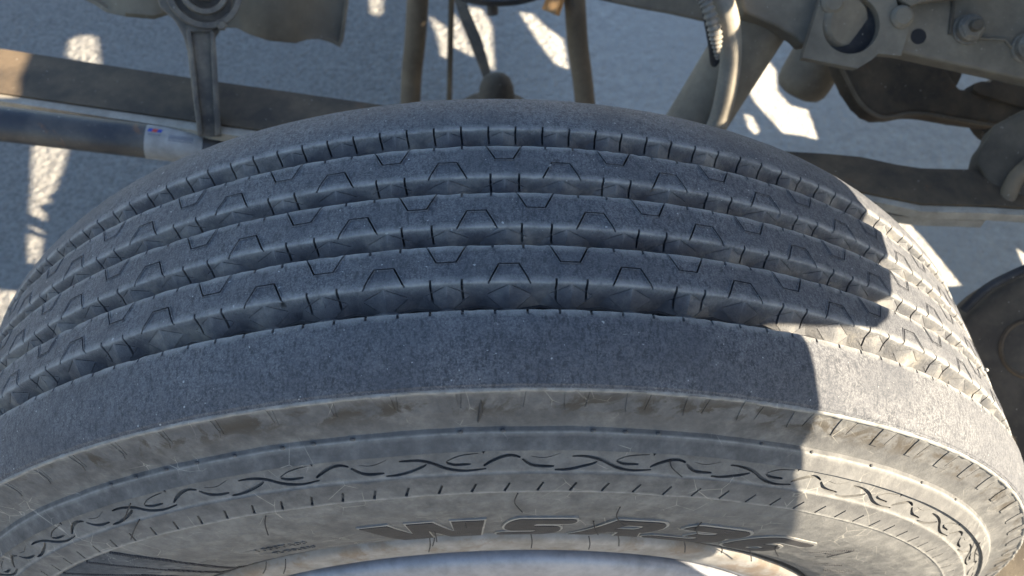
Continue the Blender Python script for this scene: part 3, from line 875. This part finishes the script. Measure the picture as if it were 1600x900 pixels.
for x0, x1, mt in ((225, 232, M_blue), (232, 240, M_red), (240, 247, M_blue)):
    rod_patch(x0, x1, 34, 47, .0007, mt, 'sticker_logo', rod, 2)
rod_patch(226, 246, 22, 27, .0007, M_grey, 'sticker_line', rod)
for i in range(12):
    x0 = 259 + i * 3.3; rod_patch(x0, x0 + 2.3, 16, 30, .0007, M_grey, 'sticker_digit', rod)
rod_patch(258, 298, 10, 13, .0007, M_grey, 'sticker_line', rod)

# forged link (I-section arm) with eye at the top
n_l = (CAM - ont(320, 100, 1.0)).normalized()
pl = ont(320, 100, 1.0)
pp = lambda x, y, o=0: onplane(x, y, pl + n_l * o, n_l)
arm = part('forged_arm', slab([pp(*p) for p in [(236, -40), (250, 12), (272, 30), (286, 55), (293, 80), (300, 140), (309, 214), (347, 214), (342, 150), (339, 90), (336, 60), (352, 36), (362, 10), (366, -40)]], .022, n_l, .003), M_forge, label='forged steel arm with raised edges and an eye on top')
for poly in ([(291, 46), (298, 44), (307, 120), (317, 210), (309, 213), (300, 130)], [(328, 44), (336, 50), (341, 130), (346, 210), (336, 213), (331, 120)], [(290, 40), (300, 36), (326, 37), (336, 46), (326, 50), (298, 50)]):
    part('arm_edge', slab([pp(*p, .007) for p in poly], .010, n_l, .002), M_forge, arm)
for r0, r1, h in ((.041, .033, .010), (.026, .019, .016)):
    o_ = pp(318, -14)
    part('eye_ring', lathe_bm([(r1, 0), (r1, h), (r1 + .001, h + .002), (r0 - .001, h + .002), (r0, h), (r0, 0)], 48, o_, n_l), M_forge, arm)
part('bolt', lathe_bm([(.013, 0), (.013, .02), (.010, .024), (0, .024)], 6, pp(318, -14), n_l), M_forge, arm)
part('bolt', lathe_bm([(.006, 0), (.006, .012), (.004, .014), (0, .014)], 6, pp(346, 40), n_l), M_forge, arm)

# corrugated splash cover at the top left
pc = ont(420, 20, 1.16); nc = (n_l + Vector((0, -.2, .2))).normalized(); qc = lambda x, y, o=0: onplane(x, y, pc + nc * o, nc)
out = [(95, -60), (132, 0), (150, 8), (172, 21), (200, 26), (240, 28), (262, 21), (300, 24), (340, 43), (372, 44), (392, 53), (420, 62), (460, 67), (478, 62), (500, 61), (520, 68), (531, 74), (537, 62), (545, 0), (552, -60)]
bm = bmesh.new(); cols = []
for (x, y) in out[1:-1]:
    o_ = .022 * math.sin(x / 30.0); cols.append([bm.verts.new(qc(x + (0 if x < 500 else (y - (-60)) * 0), yy, o_ * (1 if yy < y - 4 else .6))) for yy in (-70, -40, -10, y - 8, y - 2, y)])
for i in range(len(cols) - 1):
    for j in range(5):
        if len({*cols[i][j:j + 2], *cols[i + 1][j:j + 2]}) == 4: bm.faces.new((cols[i][j], cols[i + 1][j], cols[i + 1][j + 1], cols[i][j + 1]))
bmesh.ops.recalc_face_normals(bm, faces=bm.faces[:]); bmesh.ops.solidify(bm, geom=bm.faces[:], thickness=.006)
part('splash_cover', bm, M_cover, label='taupe corrugated cover with a wavy lower edge', smooth=50)

# centre: standing bars, dark pan, curved strap, knob, fitting, vertical hose
part('upright_bar', tube_px([(655, -40, 1.62), (649, 60, 1.66), (643, 120, 1.70), (640, 200, 1.74)], .0215, 20), M_tube, label='brown upright bar left of centre')
part('thin_rod', tube_px([(706, -30, 1.62), (704, 60, 1.66), (701, 200, 1.74)], .006, 12), M_tube)
part('brake_strap', leaf([(705, -20), (717, 20), (737, 70), (752, 110), (762, 140)], [(722, -20), (734, 18), (752, 60), (765, 105), (770, 140)], .42, .006), M_leaf)
part('oil_pan', lathe_bm([(0, 0), (.066, .001), (.109, .006), (.118, .014), (.121, .022), (.112, .026)], 48, ont(778, -34, 1.45) , Vector((0, .12, 1))), M_rod, label='dark blue-black round pan at the top edge')
part('pan_lug', tube_px([(768, -8, 1.43), (770, 22, 1.44)], .010, 12), M_rod)
kn = ont(776, 150, 1.52)
part('rubber_knob', lathe_bm([(.034, -.05), (.034, .0), (.032, .018), (.025, .034), (.014, .042), (0, .044)], 28, kn, Vector((0, .45, .6))), M_brown, label='brown domed rubber buffer just behind the tyre')
part('buffer_seat', lathe_bm([(.075, -.03), (.075, -.01), (.05, .0), (.03, .002)], 28, ont(772, 170, 1.54), Vector((0, .1, 1))), M_leaf)
part('brass_fitting', tube_px([(872, -24, 1.40), (866, 4, 1.40), (860, 20, 1.40)], .0157, 6, smooth=False), M_brass, label='brass hex fitting catching the sun')
part('vertical_hose', tube_px([(893, -60, 1.42), (898, 0, 1.43), (903, 70, 1.45), (911, 130, 1.47), (918, 200, 1.49)], .0185, 24), M_tube, label='brown-grey vertical pipe right of the brass fitting')

# crossmember, big diagonal tube, hoses
pf_ = ont(1000, 0, 1.22); nf_ = (CAM - pf_).normalized(); qf = lambda x, y, o=0: onplane(x, y, pf_ + nf_ * o, nf_)
part('crossmember', slab([qf(*p) for p in [(850, -30), (905, -4), (932, -1), (1000, 14), (1045, 22), (1108, 36), (1190, 20), (1200, -30)]], .05, nf_, .006, 3), M_frame, label='grey crossmember above the diagonal tube')
part('diagonal_tube', tube_px([(1240, -60, 1.03), (1195, 18, 1.03), (1150, 90, 1.035), (1088, 190, 1.05), (1050, 250, 1.06)], .0375, 40), M_frame, label='thick diagonal tube half in the sun beside the hoses')
part('grey_hose', tube_px([(1098, -60, .95), (1125, -10, .95), (1139, 35, .955), (1142, 85, .965), (1136, 135, .98), (1124, 185, 1.0), (1098, 250, 1.02)], .0120, 28), M_hose, label='smooth pale grey hose curving down behind the tyre')
part('black_hose', tube_px([(1100, -20, 1.0), (1112, 30, 1.0), (1121, 90, 1.01), (1119, 140, 1.02), (1109, 185, 1.03), (1090, 240, 1.05)], .0095, 20), M_black)
bm = bmesh.new(); P = smooth_path([ont(x, y, t) for x, y, t in [(1080, -50, .93), (1095, -12, .93), (1106, 12, .93), (1116, 45, .935), (1120, 70, .94), (1121, 92, .945)]], 14)
NP = len(P)
tube_bm(P, .0063, 18, bm, rfun=lambda t: (.0068 + .0012 * math.sin(t * (NP - 1) * 1.55)) * (1 if t < .7 else max(.25, 1 - (t - .7) * 2.3)))
part('flexible_conduit', bm, M_flex, label='ribbed silver conduit beside the pale hose', smooth=60)

# frame rail on the right: web, plate with boss, bolts
pr_ = ont(1400, 60, 1.02); nr3 = (Vector((-.05, -.62, .75))).normalized(); qr = lambda x, y, o=0: onplane(x, y, pr_ + nr3 * o, nr3)
rail = part('frame_rail', slab([qr(*p) for p in [(1150, -30), (1165, 20), (1213, 40), (1245, 58), (1255, 70), (1290, 64), (1400, 80), (1600, 124), (1700, 148), (1720, -30)]], .03, nr3, .004, 3), M_frame, label='thick dusty frame rail with bolts, top right')
def plate_hole(outer, hole, thick, n, inner_drop):
    u = n.orthogonal().normalized(); v = n.cross(u); o = outer[0]
    loops = [outer, hole]; P = []; E = []
    for L in loops:
        b = len(P); P += [Vector(((p - o).dot(u), (p - o).dot(v))) for p in L]; E += [(b + i, b + (i + 1) % len(L)) for i in range(len(L))]
    vs, es, fs, *_ = geometry.delaunay_2d_cdt(P, E, [], 0, 1e-6)
    def pin(pt, L):
        c = False
        for i in range(len(L)):
            a_, b_ = L[i], L[(i + 1) % len(L)]
            if (a_.y > pt.y) != (b_.y > pt.y) and pt.x < (b_.x - a_.x) * (pt.y - a_.y) / (b_.y - a_.y) + a_.x: c = not c
        return c
    OL = P[:len(outer)]; HL = P[len(outer):]; bm = bmesh.new(); V = [bm.verts.new(o + u * p.x + v * p.y) for p in vs]
    for f in fs:
        c = sum((vs[i] for i in f), Vector((0, 0))) / 3
        if pin(c, OL) and not pin(c, HL): bm.faces.new([V[i] for i in f])
    r = bmesh.ops.extrude_face_region(bm, geom=bm.faces[:])
    bmesh.ops.translate(bm, verts=[x for x in r['geom'] if isinstance(x, bmesh.types.BMVert)], vec=-n * thick)
    return bm
OUT = [qr(*p, .012) for p in [(1290, -30), (1276, 18), (1254, 90), (1340, 107), (1364, 92), (1372, 84), (1408, 87), (1424, 30), (1416, 16), (1402, 8), (1395, -30)]]
cb = qr(1330, 39, .012); ua = nr3.orthogonal().normalized(); ub = nr3.cross(ua); HR = .0315
part('bracket_plate', plate_hole(OUT, [cb + (ua * math.cos(k * math.pi / 24) + ub * math.sin(k * math.pi / 24)) * HR for k in range(48)], .013, nr3, 0), M_frame, rail, smooth=25)
dn_ = (nr3 + RT * .35 - UP * .25).normalized()
part('dished_cap', lathe_bm([(.0, .0005), (.024, .0), (.029, -.004), (.031, -.010)], 48, qr(1327, 34, .0075), dn_), M_frame, rail)
part('recess_shade', lathe_bm([(0, 0), (HR + .002, 0)], 40, qr(1330, 39, .0008), nr3), M_black, rail)  # black disc; the dark of the recess is put into its colour
for x, y in ((1300, 5), (1408, 27)):
    part('rivet', lathe_bm([(.0125, -.001), (.0125, .003), (.009, .007), (0, .008)], 20, qr(x, y, .012), nr3), M_frame, rail)
part('bolt_hole_shade', lathe_bm([(.0088, -.001), (.0086, .0006), (0, .0006)], 24, qr(1435, 57, .0), nr3), M_black, rail)  # flat black disc on the web; the hole's shade is its colour
for x, y in ((1511, 46), (1603, 76)):
    b_ = qr(x, y, 0)
    bo = part('hex_bolt', lathe_bm([(.017, 0), (.017, .002), (.016, .003), (.0145, .003), (.0145, .010), (.0125, .012), (.008, .012)], 6 if False else 30, b_, nr3), M_forge, rail)
    part('hex_nut', lathe_bm([(.0135, .003), (.0135, .013), (.0115, .015), (.007, .015)], 6, b_, nr3), M_forge, rail)
    part('stud', lathe_bm([(.0065, .01), (.0065, .021), (.005, .0225), (0, .0225)], 18, b_, nr3), M_brown, rail)
part('weld_seam', tube_bm([qr(1492, -30, .001), qr(1488, 20, .001), qr(1484, 54, .001)], .0022, 8), M_brown, rail)
part('weld_seam', tube_bm([qr(1530, 60, .001), qr(1570, 62, .001), qr(1590, 84, .001)], .0018, 8), M_frame, rail)
part('side_lip', slab([qr(*p, .014) for p in [(1400, -28), (1405, -2), (1424, 10), (1440, 3), (1500, -4), (1560, -16), (1560, -28)]], .014, nr3, .003), M_frame, rail)

# stub cylinder under the plate
A = ont(1300, 55, 1.24); B = ont(1243, 150, 1.25)
part('damper_stub', lathe_bm([(0, 0), (.02, .001), (.031, .006), (.0365, .015), (.038, .027), (.038, .15)], 36, B, (A - B)), M_frame, label='short grey cylinder hanging under the rail plate')

# dark curved casting and other things on the right
pk = ont(1450, 150, 1.16); nk = Vector((.05, -.45, .85)).normalized(); qk = lambda x, y, o=0: onplane(x, y, pk + nk * o, nk)
ca = part('curved_bracket', slab([qk(*p) for p in [(1300, 60), (1314, 105), (1328, 135), (1345, 160), (1360, 174), (1376, 181), (1400, 180), (1425, 175), (1450, 176), (1500, 185), (1560, 193), (1585, 186), (1620, 165), (1620, 150), (1580, 150), (1540, 140), (1500, 138), (1482, 112), (1474, 92), (1460, 60)]], .03, nk, .008, 4), M_leaf, label='dark curved bracket below the frame rail')
bm = tube_bm(smooth_path([qk(x, y, .001) for x, y in [(1314, 105), (1340, 155), (1362, 176), (1385, 184), (1420, 178), (1450, 179), (1500, 188), (1560, 197), (1585, 189), (1612, 170)]], 6), .0028, 8)
part('bracket_lip', bm, M_tube, ca)
part('round_flange', lathe_bm([(.02, 0), (.055, 0), (.062, .006), (.062, .02), (.04, .024)], 40, ont(1420, 100, 1.20), nk), M_leaf, ca)
ps = ont(1580, 140, 1.22); qs = lambda x, y: onplane(x, y, ps, nk)
part('torn_bracket', slab([qs(*p) for p in [(1522, 130), (1535, 126), (1548, 128), (1553, 120), (1580, 118), (1640, 122), (1640, 172), (1590, 165), (1560, 156), (1530, 146), (1521, 140)]], .02, nk, .002), M_leaf)
ph = ont(1570, 260, 1.06); nh = Vector((-.35, -.5, .8)).normalized(); qh = lambda x, y, o=0: onplane(x, y, ph + nh * o, nh)
hg = part('spring_hanger', slab([qh(*p) for p in [(1552, 196), (1600, 170), (1660, 170), (1660, 330), (1600, 318), (1576, 322), (1564, 316), (1545, 285), (1526, 256), (1532, 232), (1545, 215)]], .05, nh, .008, 3), M_brown, label='brown spring hanger at the right edge')
part('hanger_rib', tube_bm(smooth_path([qh(1612, 255, .004), qh(1590, 275, .006), (qh(1577, 300, .004)), qh(1572, 320, 0)], 5), .009, 12), M_tube, hg)
part('spacer_disc', lathe_bm([(.0, .008), (.02, .008), (.035, .003), (.038, -.01)], 32, ont(1560, 180, 1.24), nk), M_brown, hg)
# brake casting, bottom right
pb = ont(1590, 540, 1.02); nb = Vector((-.15, -.55, .8)).normalized(); qb = lambda x, y, o=0: onplane(x, y, pb + nb * o, nb)
bc = part('brake_casting', slab([qb(*p) for p in [(1470, 640), (1486, 560), (1500, 515), (1515, 490), (1545, 462), (1580, 440), (1640, 415), (1800, 415), (1800, 980), (1500, 980), (1470, 860)]], .06, nb, .012, 4), M_brown, label='dark brown brake casting behind the tyre, lower right')
part('casting_boss', lathe_bm([(.034, 0), (.032, .002), (.028, -.001), (.0, -.002)], 48, qb(1612, 545, .0005), nb), M_leaf, bc)
part('cable', tube_bm(smooth_path([qb(1505, 485, .01), qb(1540, 452, .02), qb(1580, 430, .02), qb(1640, 405, .02)], 6), .005, 10), M_black, bc)

# ------------------------------------------------------------------ added panel (assumed tilted cab), unseen to the right: shaped to cast the shade
PC = CAM + SUN * 0.42; PA = SUN.cross(Vector((0, 0, 1))).normalized(); PB = PA.cross(SUN).normalized()
def to_wall(p):
    q = p + SUN * (PC - p).dot(SUN); return ((q - PC).dot(PA), (q - PC).dot(PB))
def tyre_hit(px, py):
    """where the ray of a pixel meets the tyre or the rim"""
    d = ray(px, py); best = None
    for i in range(200, 1400):
        t = i * .001; p = CAM + d * t; r = math.hypot(p.x, p.z - H)
        if p.y > .115: return p
        yw = float(np.interp(-r, -PROF[:, 0], PROF[:, 1])) if r < .5062 else -.115
        if r < float(crown(np.array(p.y))) if abs(p.y) < .115 else False: 
            if p.y > yw: return p
        if p.y > yw and r < .5062: return p
    return p
holes = []
# the sunny piece of the tyre: its shade edge as seen, then far to the right
edge = [(1300, 268), (1340, 312), (1374, 352), (1388, 400), (1394, 455), (1388, 496), (1370, 513), (1300, 508), (1240, 505), (1262, 540), (1274, 590), (1282, 638), (1258, 690), (1240, 740), (1247, 790), (1235, 835), (1205, 850), (1130, 858), (1075, 880), (1062, 905)]
eh = [to_wall(tyre_hit(*p)) for p in edge]
rimp = [to_wall(onplane(x, y, Vector((0, -.136, 0)), Vector((0, 1, 0)))) for x, y in ((1130, 858), (1078, 872), (1064, 905), (1064, 1000))]
eh = eh[:-3] + rimp
tail = [to_wall(Vector(p)) for p in ((.42, -.14, H - .18), (.53, -.14, H - .08), (.50, .05, H + .05), (.495, .10, H + .15), (.455, .125, H + .27), (.36, .13, H + .395), (.27, .13, H + .46))]
holes.append(eh + tail)
# sun patches on the ground and on the chassis
GP = []
def gp(pts, z=0.0):
    GP.append([onz(x, y, z) for x, y in pts]); holes.append([to_wall(onz(x, y, z)) for x, y in pts])
gp([(104, 88), (110, 62), (128, 55), (150, 57), (153, 70), (156, 105)])
gp([(52, 222), (108, 222), (98, 260), (72, 330), (62, 400), (48, 428), (44, 380), (50, 300)])
gp([(-40, 440), (34, 440), (24, 470), (4, 512), (-40, 560)])
gp([(578, -10), (598, -10), (597, 20), (588, 26), (579, 20)])
gp([(672, 25), (700, 45), (700, 92), (690, 88), (684, 60)])
gp([(706, 20), (716, 30), (742, 90), (706, 72)]); gp([(718, 8), (752, 14), (768, 40), (772, 110), (764, 106), (745, 55)])
gp([(812, 19), (832, 22), (850, 40), (880, 62), (888, 108), (868, 100), (838, 60)])
gp([(1190, 82), (1212, 110), (1214, 142), (1235, 165), (1262, 172), (1278, 218), (1255, 212), (1224, 208), (1180, 160), (1162, 128)])
gp([(1163, 178), (1175, 182), (1187, 205), (1180, 210), (1170, 200)])
gp([(1588, 388), (1606, 400), (1606, 430)])
gp([(1360, 325), (1410, 340), (1440, 370), (1502, 446), (1440, 450), (1360, 390)])
bpy.context.view_layer.update(); DG = bpy.context.evaluated_depsgraph_get()
def tp(pts, name):
    cx = sum(p[0] for p in pts) / len(pts); cy = sum(p[1] for p in pts) / len(pts); L = []
    for x, y in pts:
        for k in range(20):
            f_ = k / 20; xx = x + (cx - x) * f_; yy = y + (cy - y) * f_
            r_ = S.ray_cast(DG, CAM, ray(xx, yy))
            if r_[0] and r_[4].name == name: L.append(to_wall(r_[1])); break
    if len(L) > 2: holes.append(L)
gp([(-30, 60), (46, 82), (30, 120), (28, 150), (-30, 150)], LZ)
tp([(1129, 48), (1138, 46), (1147, 60), (1152, 86), (1151, 110), (1145, 150), (1134, 190), (1122, 196), (1120, 180), (1126, 140), (1129, 100)], 'grey_hose')
tp([(1108, 28), (1116, 34), (1122, 56), (1121, 80), (1115, 70), (1109, 44)], 'flexible_conduit')
tp([(858, 3), (872, 3), (870, 14), (860, 16)], 'brass_fitting')
tp([(642, 4), (662, 4), (662, 38), (654, 34), (646, 18)], 'upright_bar')
P = []; E = []
cor = [to_wall(onz(x, y, 0)) for x, y in ((-60, -60), (1660, -60), (1660, 900), (-60, 700), (800, -60))] + [to_wall(ont(x, y, .9)) for x, y in ((-60, -60), (1660, -60), (1660, 900), (-60, 900))] + [to_wall(Vector(p)) for p in ((-.5, -.15, H), (0, -.15, H - .1), (.5, -.1, H), (0, .1, H + .53), (-.6, .2, H))]
BX0, BX1 = min(c_[0] for c_ in cor) - .05, max(c_[0] for c_ in cor) + .05
BZ0, BZ1 = min(c_[1] for c_ in cor) - .05, max(c_[1] for c_ in cor) + .05
print('PANEL', BX0, BX1, BZ0, BZ1)
def addpoly(pl_):
    b = len(P)
    for p in pl_: P.append(Vector(p))
    for i in range(len(pl_)): E.append((b + i, b + (i + 1) % len(pl_)))
addpoly([(BX0, BZ0), (BX1, BZ0), (BX1, BZ1), (BX0, BZ1)])
for h_ in holes: addpoly([(min(max(x, BX0 + .01), BX1 - .01), min(max(z, BZ0 + .004), BZ1 - .01)) for x, z in h_])
vs, es, fs, *_ = geometry.delaunay_2d_cdt(P, E, [], 0, 1e-6)
def pip(x, y, poly):
    c = False; n = len(poly)
    for i in range(n):
        x1, y1 = poly[i]; x2, y2 = poly[(i + 1) % n]
        if (y1 > y) != (y2 > y) and x < (x2 - x1) * (y - y1) / (y2 - y1) + x1: c = not c
    return c
bm = bmesh.new(); bv = {}
for f in fs:
    cx = sum(vs[i].x for i in f) / 3; cz = sum(vs[i].y for i in f) / 3
    if any(pip(cx, cz, h_) for h_ in holes): continue
    for i in f:
        if i not in bv: bv[i] = bm.verts.new(PC + PA * vs[i].x + PB * vs[i].y)
    try: bm.faces.new([bv[i] for i in f])
    except ValueError: pass
bmesh.ops.recalc_face_normals(bm, faces=bm.faces[:])
bmesh.ops.solidify(bm, geom=bm.faces[:], thickness=.002)
part('shade_panel', bm, M_panel, smooth=0)  # added light blocker, its openings cut to place the sun patches
